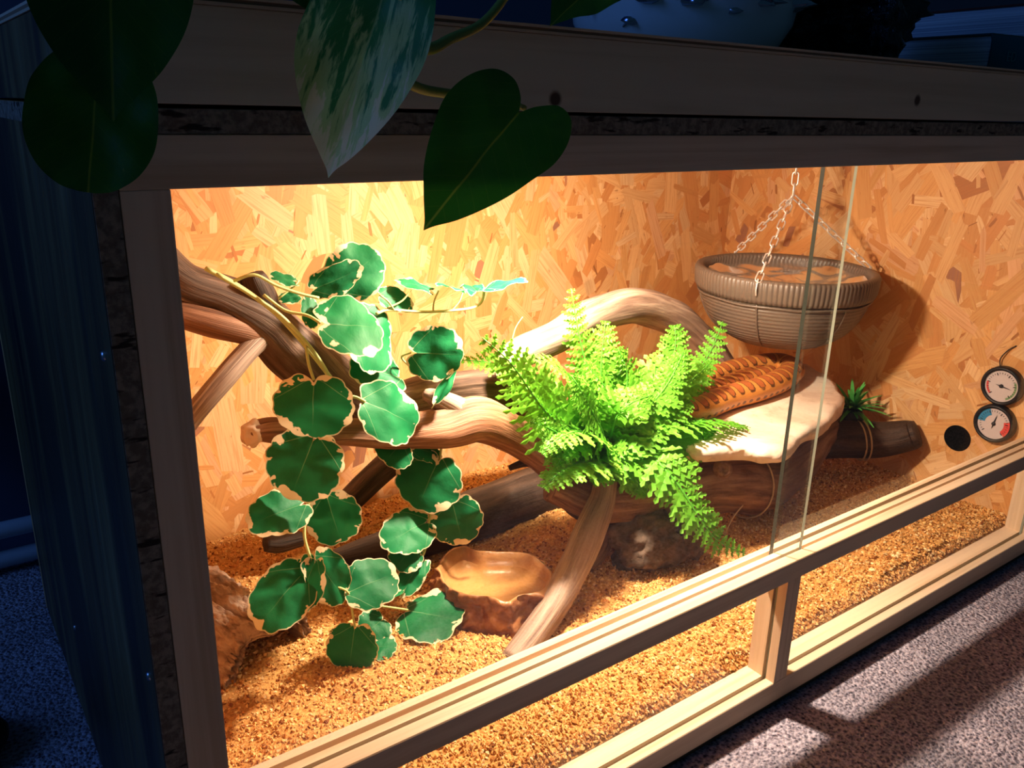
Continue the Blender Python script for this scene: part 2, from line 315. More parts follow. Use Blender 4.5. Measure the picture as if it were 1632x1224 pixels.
# ------------------------------------------------------------------ room: floor tiles, wall, pipes
fl=box('floor',(-2.2,-2.2,-.03),(2.8,.83,-.008),plain('subfloor',(.03,.03,.035),.9),None,0); fl['kind']='structure'
for i in range(-3,3):
    for j in range(-5,2):
        x0=.30+i*1.0; y0=.128+j*.5
        if y0>.8: continue
        box('carpet_tile',(x0+.001,y0+.0012,-.008),(x0+.999,min(y0+.4988,.825),0),M['carpet'],fl,.0012)
wl=box('wall_back',(-2.2,.83,-.03),(2.8,.9,2.4),M['wall'],None,0); wl['kind']='structure'
for k,(z,t) in enumerate(((.062,'upper pale heating pipe along the wall behind the tank'),(.020,'lower pale heating pipe just above the carpet'))):
    pp=empty('heating_pipe',(0,.765,z),t,'pipe','heating pipes')
    tube('pipe_run',[Vector((-2,.765,z)),Vector((-.6,.765,z)),Vector((.8,.765,z)),Vector((2.4,.765,z))],.0115,M['pipe'],pp,14,4)
    for x in (-.3,.5): box('pipe_clip',(x-.008,.765,z-.014),(x+.008,.83,z+.014),M['pipe'],pp,.002)

# ------------------------------------------------------------------ terrarium
TW=1.231; XR=1.219; YB=.638; ZL=.598
T=empty('terrarium',(0,0,0),'large wooden vivarium with glass front lit from inside','terrarium')
def strands(name,parent,w,h,place,count,seed,tone=1.0):
    """flat wood flakes pressed into a board: (u,v) in 0..w x 0..h, place(u,v,d) -> world"""
    r=np.random.default_rng(seed); vs=[];fs=[];col=[];gr=[]
    pal=np.array([(.70,.40,.17),(.66,.34,.12),(.72,.45,.22),(.62,.29,.095),(.58,.25,.08),(.68,.37,.18),(.44,.17,.055),(.32,.14,.08)])
    wt=np.array([.24,.22,.16,.16,.10,.08,.025,.015]); wt/=wt.sum()
    for i in range(count):
        big=r.random()<.5; sliver=(not big) and r.random()<.30
        L=r.uniform(.05,.115) if big else r.uniform(.012,.05); W=L*r.uniform(.14,.36) if big else L*r.uniform(.15,.6)
        if sliver: L=r.uniform(.004,.022); W=L*r.uniform(.08,.3)
        a=r.normal(math.pi/2,.62) if r.random()<.75 else r.uniform(0,math.pi)
        cu,cv=r.uniform(-.01,w+.01),r.uniform(-.01,h+.01); d=.0001+.0009*(i/count)
        sk=r.uniform(-.35,.35); tp=r.uniform(.55,1.0); n0=len(vs)
        jag=r.uniform(-.08,.08,6)
        loc=[(-.5,-.5*tp),(-.15,-.5+jag[0]),(.5+jag[1],-.5),(.5+jag[2]+sk*.3,.1),(.46,.5*tp),(.1,.5+jag[3]),(-.5+jag[4]+sk*.2,.5)]
        c=pal[r.choice(len(pal),p=wt)]*r.uniform(.88,1.08)*tone
        if sliver: c=np.array((.34,.13,.04))*r.uniform(.7,1.4)
        ca,sa=math.cos(a),math.sin(a); ok=[]
        for (lx,ly) in loc:
            x,y=lx*L,ly*W; u=min(max(cu+x*ca-y*sa,0),w); v=min(max(cv+x*sa+y*ca,0),h)
            vs.append(place(u,v,d)); gr.append((x+i*.37,y+i*.11,0)); col.append((*np.clip(c,0,1),1))
        fs.append(list(range(n0,n0+len(loc))))
    o=mesh(name,vs,fs,M['strand'],parent,False,None,{'col':('FLOAT_COLOR',col),'grain':('FLOAT_VECTOR',gr)}); o['kind']='stuff'; return o
bp=box('back_panel',(0,YB,0),(TW,YB+.012,ZL),M['osb_base'],T,0)
strands('wood_strands',bp,XR-.012,ZL-.012,lambda u,v,d:(.012+u,YB-d,.012+v),7000,1)
rp=box('side_panel',(XR,0,0),(TW,YB,ZL),M['osb_base'],T,0)
strands('wood_strands',rp,YB,ZL-.012,lambda u,v,d:(XR-d,u,.012+v),3800,2,.95)
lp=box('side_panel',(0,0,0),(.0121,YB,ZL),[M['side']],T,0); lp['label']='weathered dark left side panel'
strands('wood_strands',lp,YB-.04,ZL-.012,lambda u,v,d:(.0121+d,.04+u,.012+v),1500,3)
box('panel_edge',(.0004,-.0008,.0),(.0117,.0004,ZL),M['osb_edge'],T,0)['label']='rough chipboard cut edge'
ldp=box('lid_panel',(0,.0008,ZL),(TW,YB+.012,.610),[M['osb_base'],M['osb_edge']],T,0)
for p_ in ldp.data.polygons: p_.material_index=1 if abs(p_.normal.z)<.5 else 0
strands('wood_strands',ldp,XR-.012,YB-.04,lambda u,v,d:(.012+u,.04+v,ZL-d),2500,4)
box('panel_edge',(0,-.0004,ZL+.0003),(TW,.0012,.6097),M['osb_edge'],ldp,0)
box('floor_panel',(.0121,.036,.008),(XR,YB,.016),M['osb_base'],T,0)
box('base_strip',(.004,.004,0),(XR,.034,.010),plain('dark_base',(.06,.05,.03),.8),T,0)
box('post',(.0124,0,.010),(.036,.036,.572),M['pine_z'],T); box('post',(1.195,0,.010),(1.2188,.036,.572),M['pine_z'],T)
box('top_rail',(.0124,0,.572),(1.2188,.036,.5978),M['pine_x'],T)
zt,zb=.1805,.159; gd=.006
prism('middle_rail',[(0,zb),(.0364,zb),(.0364,zt),(.029,zt),(.029,zt-gd),(.0235,zt-gd),(.0235,zt),(.0165,zt),(.0165,zt-gd),(.0125,zt-gd),(.0125,zt),(0.0008,zt),(0,zt-.0008)],.036,1.195,'x',M['pine_x'],T)
zt,zb=.035,.010
prism('bottom_rail',[(0,zb),(.0364,zb),(.0364,zt),(.0155,zt),(.0155,zt-gd),(.0105,zt-gd),(.0105,zt),(.0008,zt),(0,zt-.0008)],.036,1.195,'x',M['pine_x'],T)
x0,x1=.604,.6255
prism('mullion',[(x0,0),(x1,0),(x1,.0105),(x1-.004,.0105),(x1-.004,.0155),(x1,.0155),(x1,.0346),(x0,.0346),(x0,.0155),(x0+.004,.0155),(x0+.004,.0105),(x0,.0105)],.035,.159,'z',M['pine_z'],T)
def pane(name,lo,hi,label,em='glass_edge'):
    o=box(name,lo,hi,[M['glass'],M[em]],T,0)
    for p in o.data.polygons: p.material_index=0 if abs(p.normal.y)>.5 else 1
    o['label']=label
pane('glass_pane',(.037,.0130,.1755),(.639,.0160,.5715),'left sliding glass pane')
pane('glass_pane',(.607,.0247,.1755),(1.194,.0290,.5715),'right sliding glass pane','glass_edge_dark')
pane('glass_pane',(.037,.0115,.030),(.607,.0145,.1585),'lower fixed glass pane left of the mullion')
pane('glass_pane',(.6225,.0115,.030),(1.194,.0145,.1585),'lower fixed glass pane right of the mullion')
for (px,py) in ((166,567),(238,1077),(120,1000)):
    d=ray(px,py); p=CAM+d*((0-CAM.x)/d.x); lathe('screw',[(.0001,.0016),(.0022,.0015),(.0030,.0004),(.0030,-.001)],(0,p.y,p.z),M['screw'],T,14,axis='x')
hp=Vector((XR,.139,.137)); 
lathe('cable_hole_disc',[(.0001,.0012),(.0195,.0012),(.0203,.0018),(.0208,.0012),(.0208,-.001)],hp,M['hole_dark'],T,40,axis='x')['label']='round black disc as the dark of the cable hole in the right wall'  # no opening is cut: the hole's inner shade is painted as black
# lamp on the lid, above the opening
lf=empty('basking_lamp',(LAMP.x,LAMP.y,ZL),'ceramic basking lamp mounted under the lid of the tank','lamp')
lathe('socket',[(.0001,0),(.026,0),(.026,-.008),(.018,-.014),(.018,-.024),(.0001,-.024)],(LAMP.x,LAMP.y,ZL-.001),M['ceramic'],lf,32)
lathe('bulb_cap',[(.0001,-.024),(.013,-.024),(.016,-.030),(.012,-.036)],(LAMP.x,LAMP.y,ZL-.001),M['chain'],lf,24)

# ------------------------------------------------------------------ substrate
def sand_h(x,y):
    h=.043+.008*noise.noise(Vector((x*6,y*6,1)))+.004*noise.noise(Vector((x*16,y*16,4)))+.0045*noise.noise(Vector((x*38,y*38,2)))+.002*noise.noise(Vector((x*90,y*90,6)))
    h-=.012*max(0,(y-.45)/.19)
    for (cx,cy,r,a) in ((.15,.16,.09,.010),(.30,.20,.12,.008),(.10,.24,.04,-.014),(.155,.265,.03,-.013),(.20,.225,.03,-.010),(.62,.40,.10,.015),(1.05,.16,.12,.010),(.95,.5,.2,.008)):
        h+=a*math.exp(-((x-cx)**2+(y-cy)**2)/(r*r))
    dd=math.hypot(x-.44,(y-.29)*1.0); h=min(h,.034+max(0,dd-.062)*.6) if dd<.09 else h
    if y<.10: h=max(h,.039)
    if y<.05: h=min(h,.0345+(y-.0375)*.8)
    return h
nx,ny=520,264; xs=np.linspace(.0135,XR-.001,nx); ys=np.linspace(.0375,YB-.001,ny); vs=[]
for y in ys:
    for x in xs: vs.append((x,y,sand_h(x,y)+.0012*noise.noise(Vector((x*160,y*160,0)))))
fs=[[j*nx+i,j*nx+i+1,(j+1)*nx+i+1,(j+1)*nx+i] for j in range(ny-1) for i in range(nx-1)]
sd=mesh('substrate',vs,fs,M['sand'],None,True); tag(sd,'coarse orange-brown substrate covering the tank floor','substrate',kind='stuff')
ng=60000; gx=RNG.uniform(.016,XR-.004,ng); gy=.04+(YB-.045)*RNG.random(ng)**1.5; gs=RNG.uniform(.0008,.0024,ng); gs[:700]*=1.7
octv=np.array([(1,0,0),(-1,0,0),(0,1,0),(0,-1,0),(0,0,1),(0,0,-1)],float); octf=np.array([(0,2,4),(2,1,4),(1,3,4),(3,0,4),(2,0,5),(1,2,5),(3,1,5),(0,3,5)])
gz=np.array([sand_h(a,b) for a,b in zip(gx,gy)])
V=(octv[None]*RNG.uniform(.5,1.3,(ng,6,1)))*gs[:,None,None]*RNG.uniform(.6,1.5,(ng,1,3)); an=RNG.uniform(0,6.28,ng); c_,s_=np.cos(an),np.sin(an)
X=V[...,0]*c_[:,None]-V[...,2]*s_[:,None]; Z=V[...,0]*s_[:,None]+V[...,2]*c_[:,None]; V=np.stack([X+gx[:,None],V[...,1]+gy[:,None],Z+(gz+gs*.35)[:,None]],-1).reshape(-1,3)
F=(octf[None]+6*np.arange(ng)[:,None,None]).reshape(-1,3)
pal=np.array([(.68,.365,.12),(.78,.49,.19),(.52,.235,.065),(.24,.08,.022),(.84,.63,.34)]); pc=pal[RNG.choice(5,ng,p=[.32,.27,.20,.13,.08])]*RNG.uniform(.8,1.15,(ng,1)); pc=np.repeat(np.concatenate([np.clip(pc,0,1),np.ones((ng,1))],1),6,0)
mesh('grains',V.tolist(),F.tolist(),M['grain'],sd,False,None,{'col':('FLOAT_COLOR',pc)})['kind']='stuff'

# ------------------------------------------------------------------ driftwood
def branch(name,ctrl,mat,parent=None,seg=26,n=9,rough=.13,seed=0,flat=1.0,knots=(),cap=.35):
    """ctrl: (px,py,Y,width_px) -> gnarled tapered limb"""
    pts=[at(c[0],c[1],c[2]) for c in ctrl]; rad=[c[3]*.5*mpp(p) for c,p in zip(ctrl,pts)]
    path=catmull(pts,n); rr=catmull(rad,n); Tn,N,B=frames(path); vs=[];fs=[];gr=[]; L=0; S=Vector((seed*3.1,seed*1.3,seed))
    for i,p in enumerate(path):
        if i: L+=(p-path[i-1]).length
        for k in range(seg):
            a=2*math.pi*k/seg; ca,sa=math.cos(a),math.sin(a); q=Vector((ca,sa,0))
            r=rr[i]*(1+rough*2*noise.noise(Vector((ca*.8,sa*.8,L*14))+S)+rough*1.1*noise.noise(Vector((ca*2.6,sa*2.6,L*9))+S*2)+rough*.6*noise.noise(Vector((ca*6,sa*6,L*16))+S))
            v=p+N[i]*(ca*r*flat)+B[i]*(sa*r)
            for (kx,ky,kY,kr,ka) in knots:
                kp=at(kx,ky,kY); d=(v-kp).length
                if d<kr*2: v=v+(v-p).normalized()*(ka*math.exp(-(d/kr)**2))
            vs.append(v); gr.append((ca*3.2+seed,sa*3.2,L*11))
    for i in range(len(path)-1):
        for k in range(seg): fs.append([i*seg+k,i*seg+(k+1)%seg,(i+1)*seg+(k+1)%seg,(i+1)*seg+k])
    for end,s in ((0,-1),(len(path)-1,1)):
        base=end*seg; c=len(vs); vs.append(path[end]+Tn[end]*(s*rr[end]*cap)); gr.append((0,0,0))
        for k in range(seg): fs.append([base+k,base+(k+1)%seg,c])
    o=mesh(name,vs,fs,M[mat],parent,True,None,{'grain':('FLOAT_VECTOR',gr)}); fix(o); return o
def wood(label,p,cat='driftwood'): return empty('driftwood',p,label,cat)
a=wood('thick dark forked driftwood limb reaching in from the left post',at(430,520,.42))
branch('trunk',[(235,400,.43,62),(290,448,.42,64),(350,470,.42,72),(415,505,.42,84),(470,560,.425,92),(540,615,.43,84),(620,640,.44,66),(710,622,.45,62),(790,622,.455,66),(870,650,.45,60)],'drift_mid',a,seed=1)
branch('fork',[(240,490,.42,40),(290,500,.41,46),(345,515,.405,48),(400,528,.41,46),(440,545,.42,40)],'drift_red',a,seed=2,rough=.08)
branch('fork',[(285,690,.37,34),(318,648,.375,34),(360,598,.385,36),(402,552,.40,34),(440,520,.42,34)],'drift_grey',a,seed=3,rough=.06)
branch('stub',[(432,520,.415,46),(420,480,.41,46),(406,448,.405,42),(402,438,.405,36)],'drift_dark',a,seed=4,rough=.07,cap=.05)
b=wood('reddish brown driftwood branch with a pale broken left tip',at(740,670,.35))
branch('limb',[(394,690,.355,30),(430,684,.355,44),(490,690,.355,46),(560,690,.352,44),(630,693,.35,52),(700,682,.348,66),(755,668,.345,72),(810,690,.34,64),(860,722,.335,56),(905,762,.325,54),(950,805,.315,50)],'drift_red',b,seed=5,rough=.10)
branch('fork',[(745,668,.35,60),(715,645,.352,40),(690,632,.355,28),(676,628,.36,18)],'drift_grey',b,seed=6,rough=.1)
branch('twig',[(862,735,.345,18),(835,738,.35,14),(812,746,.355,10)],'drift_dark',b,seed=7,seg=12)
blob('broken_tip',at(404,690,.352),(.012,.010,.014),plain('pale_broken_wood',(.72,.52,.36),.8),b,.4,3,3,.15,2)
c=wood('arched grey-brown driftwood limb rising behind the fern',at(1000,500,.42))
branch('limb',[(800,580,.40,40),(835,560,.40,48),(890,535,.405,52),(945,502,.41,54),(1005,488,.42,58),(1062,502,.43,58),(1112,540,.435,54),(1150,590,.43,52),(1185,640,.40,54)],'drift_grey',c,seed=8,rough=.07)
d=wood('heavy driftwood log holding up the flat rock',at(1100,770,.26))
branch('log',[(880,770,.315,62),(950,795,.29,74),(1040,785,.275,84),(1110,772,.262,92),(1165,768,.257,98),(1215,768,.258,92),(1262,735,.268,76),(1300,700,.285,62),(1330,680,.30,52)],'drift',d,seed=9,rough=.08,knots=((1152,748,.215,.014,.008),),seg=30)
branch('root',[(905,770,.31,40),(920,800,.315,44),(960,835,.32,40),(1010,880,.33,36)],'drift_dark',d,seed=21)
kp=at(1154,748,.2135); 
def face_disc(name,c,dirv,prof,mat,parent,seg=24):
    dv=dirv.normalized(); u=dv.cross(UP).normalized(); v=dv.cross(u); vs=[];fs=[]
    for r,h in prof:
        for k in range(seg): t=2*math.pi*k/seg; vs.append(c+u*(r*math.cos(t))+v*(r*math.sin(t))+dv*h)
    for i in range(len(prof)-1):
        for k in range(seg): fs.append([i*seg+k,i*seg+(k+1)%seg,(i+1)*seg+(k+1)%seg,(i+1)*seg+k])
    o=mesh(name,vs,fs,mat,parent,True,None,{'grain':('FLOAT_VECTOR',[(q.x*90,q.y*90,q.z*90) for q in vs])}); fix(o); return o
face_disc('knot',kp,TC0,[(.0001,-.001),(.0035,.0005),(.006,.0038),(.0085,.0032),(.0115,-.002),(.013,-.008)],M['drift'],d)
e=wood('stout cut log lying toward the gauges with twine around it',at(1375,700,.25))
branch('log',[(1240,720,.33,50),(1290,704,.30,56),(1340,700,.27,58),(1400,702,.235,58),(1445,694,.205,50),(1462,690,.192,40)],'drift_dark',e,seed=10,rough=.07,cap=.1)
def ring(name,cpx,cpy,Y,r_px,axis,mat,parent,wire=.0014,sq=1.0):
    p=at(cpx,cpy,Y); r=r_px*mpp(p); ax=axis.normalized(); u=ax.cross(UP).normalized(); v=ax.cross(u)
    return tube(name,[p+u*(math.cos(t)*r*sq)+v*(math.sin(t)*r)+ax*(.004*math.sin(t)) for t in [2*math.pi*k/20 for k in range(21)]],wire,mat,parent,8,3)
exd=at(1400,702,.235)-at(1340,700,.27)
ring('twine',1368,702,.2545,31,exd,M['twine'],e); ring('twine',1376,702,.2500,31,exd,M['twine'],e)
dxd=at(1215,768,.258)-at(1165,768,.257)
ring('twine',1186,770,.2575,55,dxd,M['twine'],d,.0012)
tube('twine_tail',[at(1196,775,.225),at(1185,803,.222),at(1168,825,.222),at(1155,852,.225)],.0010,M['twine'],d,6,5)
f=wood('leaning driftwood stick planted in the substrate behind the sill',at(830,1040,.19))
branch('stick',[(966,760,.272,36),(958,800,.262,42),(938,850,.245,50),(912,910,.228,52),(880,970,.208,50),(845,1020,.192,46),(815,1055,.182,40)],'drift_grey',f,seed=11,rough=.07)
branch('fork',[(985,780,.29,34),(968,840,.285,34),(955,880,.275,26),(940,905,.26,16)],'drift',f,seed=12,rough=.08)
g_=wood('long dark plank-like log resting on the substrate behind the water dish',at(720,840,.44))
branch('log',[(530,893,.43,34),(590,878,.435,52),(660,858,.44,70),(740,828,.445,86),(820,798,.45,94),(900,770,.46,90)],'drift_dark',g_,seed=13,rough=.05,flat=.85)
h_=wood('short dark root leaning against the back wall behind the leaves',at(600,770,.55))
branch('root',[(520,835,.52,34),(560,795,.54,42),(605,752,.55,46),(650,715,.555,44)],'drift_dark',h_,seed=14)
h2=wood('small dark wood chunk half buried near the hanging leaves',atz(440,866,.05))
branch('chunk',[(424,866,.50,26),(445,866,.50,30),(480,858,.50,26)],'drift_dark',h2,seed=15,cap=.1)
lump=empty('cork_lump',atz(1055,905,.045),'dark rough cork lump in the shade under the log','cork')
def rough_blob(name,c,r,seed,parent):
    o=blob(name,c,r,M['lump'],parent,.40,2.2,5,.07,seed); gr=[(v.co.x*40,v.co.y*40,v.co.z*40) for v in o.data.vertices]
    at_=o.data.attributes.new('grain','FLOAT_VECTOR','POINT'); at_.data.foreach_set('vector',np.array(gr,dtype=np.float32).ravel()); return o
pc_=atz(1050,905,.045); rough_blob('lump_body',(pc_.x,pc_.y+.02,.075),(.058,.040,.045),3,lump)
p2=atz(1105,880,.06); rough_blob('lump_knob',(p2.x-.005,p2.y,.085),(.020,.016,.030),5,lump)
# cork bark hide (half tube) by the left post
bk=empty('cork_bark_hide',(.13,.36,.045),'hollow piece of cork bark beside the left post','cork bark')
vs=[];fs=[];gr=[]; na,nl=90,70; p0=Vector((.176,.322,.034)); dr=Vector((-.32,.947,0)); sd_=Vector((.947,.32,0))
for layer in (0,1):
    for i in range(nl):
        t=i/(nl-1)
        for k in range(na):
            u=k/(na-1); an=math.pi*(-.03+1.06*u); R_=.058-(.010 if layer else 0)
            nn=noise.fractal(Vector((an*2.2,t*3,layer*.3)),1.0,2.0,4); crack=(-.016*max(0,noise.noise(Vector((an*7,t*3.0,7))))-.006*abs(noise.noise(Vector((an*16,t*10,3))))+.003*noise.noise(Vector((an*30,t*24,5)))) if not layer else 0
            rr_=R_*(1+.10*nn)+crack; e_=(.020*noise.noise(Vector((an*2.5,1,5)))+.012*math.sin(an*3)) if i==0 else 0
            s_=t*.16+e_
            vs.append(p0+dr*s_-sd_*(math.cos(an)*rr_)+UP*(math.sin(an)*rr_*1.12)); gr.append((an*5,t*4,layer*4+rr_*90))
def gidx(l,i,k): return l*na*nl+i*na+k
for l in (0,1):
    for i in range(nl-1):
        for k in range(na-1): fs.append([gidx(l,i,k),gidx(l,i,k+1),gidx(l,i+1,k+1),gidx(l,i+1,k)])
for i in (0,nl-1):
    for k in range(na-1): fs.append([gidx(0,i,k),gidx(0,i,k+1),gidx(1,i,k+1),gidx(1,i,k)])
for k in (0,na-1):
    for i in range(nl-1): fs.append([gidx(0,i,k),gidx(0,i+1,k),gidx(1,i+1,k),gidx(1,i,k)])
o=mesh('bark_shell',vs,fs,M['bark'],bk,True,None,{'grain':('FLOAT_VECTOR',gr)}); fix(o)

# ------------------------------------------------------------------ flat rock
ZR=.206
rk=[(1040,668),(1062,630),(1110,598),(1190,578),(1262,574),(1312,590),(1340,622),(1344,640),(1318,668),(1282,690),(1252,714),(1215,716),(1180,710),(1130,712),(1080,705)]
pl=[atz(x,y,ZR) for x,y in rk]; cen=sum(pl,Vector())/len(pl); out=catmull(pl+[pl[0]],7)[:-1]; NO=len(out)
vs=[];fs=[]; prof=[(0,.0),(.25,.0),(.5,.0),(.75,.0),(.93,-.0005),(.985,-.004),(1.0,-.010),(.985,-.017),(.95,-.024),(.80,-.030),(.4,-.032),(0,-.032)]
for i,(k,h) in enumerate(prof):
    for j,p in enumerate(out):
        q=cen+(p-cen)*k; nz=.003*noise.noise(Vector((q.x*14,q.y*14,i*.05)))
        if 4<=i<=9: q=q+(p-cen).normalized()*(.009*noise.noise(Vector((q.x*34,q.y*34,h*90)))+.004*noise.noise(Vector((q.x*110,q.y*110,h*160))))
        vs.append(Vector((q.x,q.y,ZR+h+nz)))
for i in range(len(prof)-1):
    for j in range(NO): fs.append([i*NO+j,i*NO+(j+1)%NO,(i+1)*NO+(j+1)%NO,(i+1)*NO+j])
rock=mesh('flat_rock',vs,fs,M['rock'],None,True); fix(rock); tag(rock,'pale flat stone slab with ragged edge on the log','rock')
rock.data.shade_smooth()

# ------------------------------------------------------------------ snake coiled on the rock
sn=empty('snake',atz(1190,630,ZR),'orange corn snake with red-brown blotches coiled on the flat rock','snake')
RS=.0185
def sp(px,py,k=1.0): p=atz(px,py,ZR+RS*.9); return Vector((p.x,p.y,ZR+RS*.93*k))
spts=[sp(1052,640),sp(1072,662),sp(1112,653),sp(1160,634),(sp(1205,622)),sp(1243,607),sp(1262,590),sp(1240,580),sp(1200,584),sp(1160,594),sp(1115,610),sp(1085,626),sp(1092,637),sp(1135,624),sp(1180,610),sp(1215,600),sp(1225,594),sp(1200,594),sp(1160,603),sp(1120,618)]
srad=[.014,.0172]+[.0185]*9+[.018,.0175,.017,.016,.0145,.0125,.010,.007,.003]
path=catmull(spts,12); rr=catmull(srad,12); vs=[];fs=[];uv=[];L=0; SG=24
for i,p in enumerate(path):
    tq=(path[min(i+1,len(path)-1)]-path[max(i-1,0)]).normalized(); sdv=tq.cross(UP).normalized(); upv=sdv.cross(tq)
    if i: L+=(p-path[i-1]).length
    for k in range(SG+1):
        an=2*math.pi*(k/SG-.5)+math.pi/2; vs.append(p+sdv*(math.cos(an)*rr[i]*1.08)+upv*(math.sin(an)*rr[i]*.95)+UP*(0)); uv.append((k/SG,L))
for i in range(len(path)-1):
    for k in range(SG): fs.append([i*(SG+1)+k,i*(SG+1)+k+1,(i+1)*(SG+1)+k+1,(i+1)*(SG+1)+k])
# neck and head continue the front end of the same body
hd=(path[0]-path[1]).normalized(); n0=len(vs); prev=0; hp0=path[0]
for j,(s,wd,ht) in enumerate([(.02,.013,.012),(.035,.012,.011),(.046,.0145,.0115),(.058,.0155,.0115),(.070,.0125,.010),(.080,.0085,.0075),(.086,.004,.004)]):
    q=hp0+hd*s; sdv=(-hd).cross(UP).normalized(); base=len(vs)
    for k in range(SG+1):
        an=2*math.pi*(k/SG-.5)+math.pi/2; vs.append(q+sdv*(math.cos(an)*wd)+UP*(math.sin(an)*ht-.004*s/.08)); uv.append((k/SG,-s))
    for k in range(SG): fs.append([prev+k,prev+k+1,base+k+1,base+k])
    prev=base
fs.append([prev+k for k in range(SG)])
so=mesh('body',vs,fs,M['snake'],sn,True,uv); fix(so)
for s in (-1,1):
    q=hp0+hd*.066; sdv=hd.cross(UP).normalized(); blob('eye',q+sdv*(s*.0125)+UP*.003,(.0024,.0024,.0024),M['black'],sn,0,1,2,0)

# ------------------------------------------------------------------ water dish
dish=empty('water_dish',(.44,.29,.04),'brown rock-look resin water dish half sunk in the substrate','water dish')
rim=[(697,905),(712,884),(737,871),(768,879),(830,881),(862,896),(880,916),(872,936),(848,947),(828,950),(808,960),(775,952),(738,948),(710,932)]
rp_=[atz(x,y,.083) for x,y in rim]; rc=sum(rp_,Vector())/len(rp_); ro=catmull(rp_+[rp_[0]],11)[:-1]; NR=len(ro)
prof=[(0,.060),(.4,.060),(.72,.061),(.84,.066),(.92,.076),(.965,.0835),(1.0,.084),(1.03,.081),(1.045,.077),(1.04,.072),(1.05,.067),(1.075,.062),(1.08,.057),(1.11,.052),(1.12,.046),(1.13,.040),(1.13,.030)]
vs=[];fs=[];rh=[]
for i,(k,z) in enumerate(prof):
    for j,p in enumerate(ro):
        a_=2*math.pi*j/NR; q=rc+(p-rc)*k
        if i>6: q=q+(p-rc).normalized()*(.013*abs(noise.noise(Vector((q.x*38,q.y*38,z*70))))-.003+.007*noise.noise(Vector((q.x*95,q.y*95,z*130)))+.003*noise.noise(Vector((q.x*220,q.y*220,z*260))))
        vs.append(Vector((q.x,q.y,z+(.003*noise.noise(Vector((q.x*40,q.y*40,9))) if 3<=i<=8 else 0)))); rh.append(.8 if i<=3 else (.45 if i<6 else (.55 if i==6 else 0.0)))
for i in range(len(prof)-1):
    for j in range(NR): fs.append([i*NR+j,i*NR+(j+1)%NR,(i+1)*NR+(j+1)%NR,(i+1)*NR+j])
o=mesh('dish_body',vs,fs,M['dish'],dish,True,None,{'rho':('FLOAT',rh)}); fix(o)
wv=[rc+(p-rc)*.90 for p in ro]; wv=[Vector((v.x,v.y,.0735)) for v in wv]
mesh('water',wv,[list(range(NR))],M['water'],dish)

# ------------------------------------------------------------------ leaves
def leaf_mesh(name,base,tip,width,nrm,mat,parent,half,ctr,rings=9,scal=0.0,nsc=12,cup=.10,fold=.10,wave=.05,seed=0,sub=5,bend=0.0,thick=0):
    """leaf blade from a half outline (x,y), y from base 0 to tip 1, mirrored"""
    ax=tip-base; Ln=ax.length; ey=ax.normalized(); en=(nrm-ey*nrm.dot(ey)).normalized(); ex=ey.cross(en)
    H=[Vector((x,y,0)) for x,y in half]; hs=catmull(H,sub); pts=[(p.x,p.y) for p in hs]+[(-p.x,p.y) for p in hs[-2:0:-1]]
    n=len(pts); vs=[];fs=[];uv=[];rh=[]; r_=random.Random(seed)
    ph=r_.uniform(0,6.28)
    for i in range(rings+1):
        k=i/rings
        for j,(x,y) in enumerate(pts):
            dx,dy=x,y-ctr; th=math.atan2(dx,dy); s=1+scal*(abs(math.sin(th*nsc*.5+ph))-.5)*k if scal else 1
            if scal: s+=.05*noise.noise(Vector((math.cos(th)*1.5,math.sin(th)*1.5,seed)))*k
            lx=dx*k*s; ly=ctr+dy*k*s
            z=-fold*abs(lx)*.0+fold*(abs(lx)**1.3)-cup*(lx*lx+(ly-ctr)**2)+wave*k*k*math.sin(th*4+ph)*.5+.03*noise.noise(Vector((lx*4+seed,ly*4,0)))-bend*max(0,ly-.2)**2
            vs.append(base+ex*(lx*width)+ey*(ly*Ln)+en*(z*Ln)); uv.append((lx,ly)); rh.append(k)
    for i in range(rings):
        for j in range(n): fs.append([i*n+j,i*n+(j+1)%n,(i+1)*n+(j+1)%n,(i+1)*n+j])
    return mesh(name,vs,fs,mat,parent,True,uv,{'rho':('FLOAT',rh)})
ROUND=[(0,.08),(.06,-.02),(.20,-.05),(.36,.06),(.47,.26),(.50,.48),(.44,.72),(.30,.90),(.14,.98),(0,1.0)]
HEART=[(0,.06),(.08,-.05),(.22,-.12),(.38,-.06),(.49,.12),(.50,.30),(.42,.52),(.30,.72),(.16,.87),(.05,.97),(0,1.03)]
OVAL=[(0,.0),(.16,-.04),(.34,.06),(.46,.24),(.50,.42),(.44,.62),(.30,.80),(.13,.93),(.04,.99),(0,1.03)]
iv=empty('trailing_plant',at(505,580,.36),'trailing artificial plant with round cream-edged green leaves hanging from the limb','plant')
TC=-FWD
def ivy(bx,by,tx,ty,wpx,Yb,Yt=None,face=None,seed=0,**kw):
    b_=at(bx,by,Yb); t_=at(tx,ty,Yt if Yt is not None else Yb); n_=face or (TC*.75+UP*.45)
    o=leaf_mesh('leaf',b_,t_,wpx*mpp(b_),n_,M['ivy'],iv,ROUND,.46,8,.07,13,.18,.10,.07,seed,4,**kw); return o
FLAT=UP*.95+TC*.12
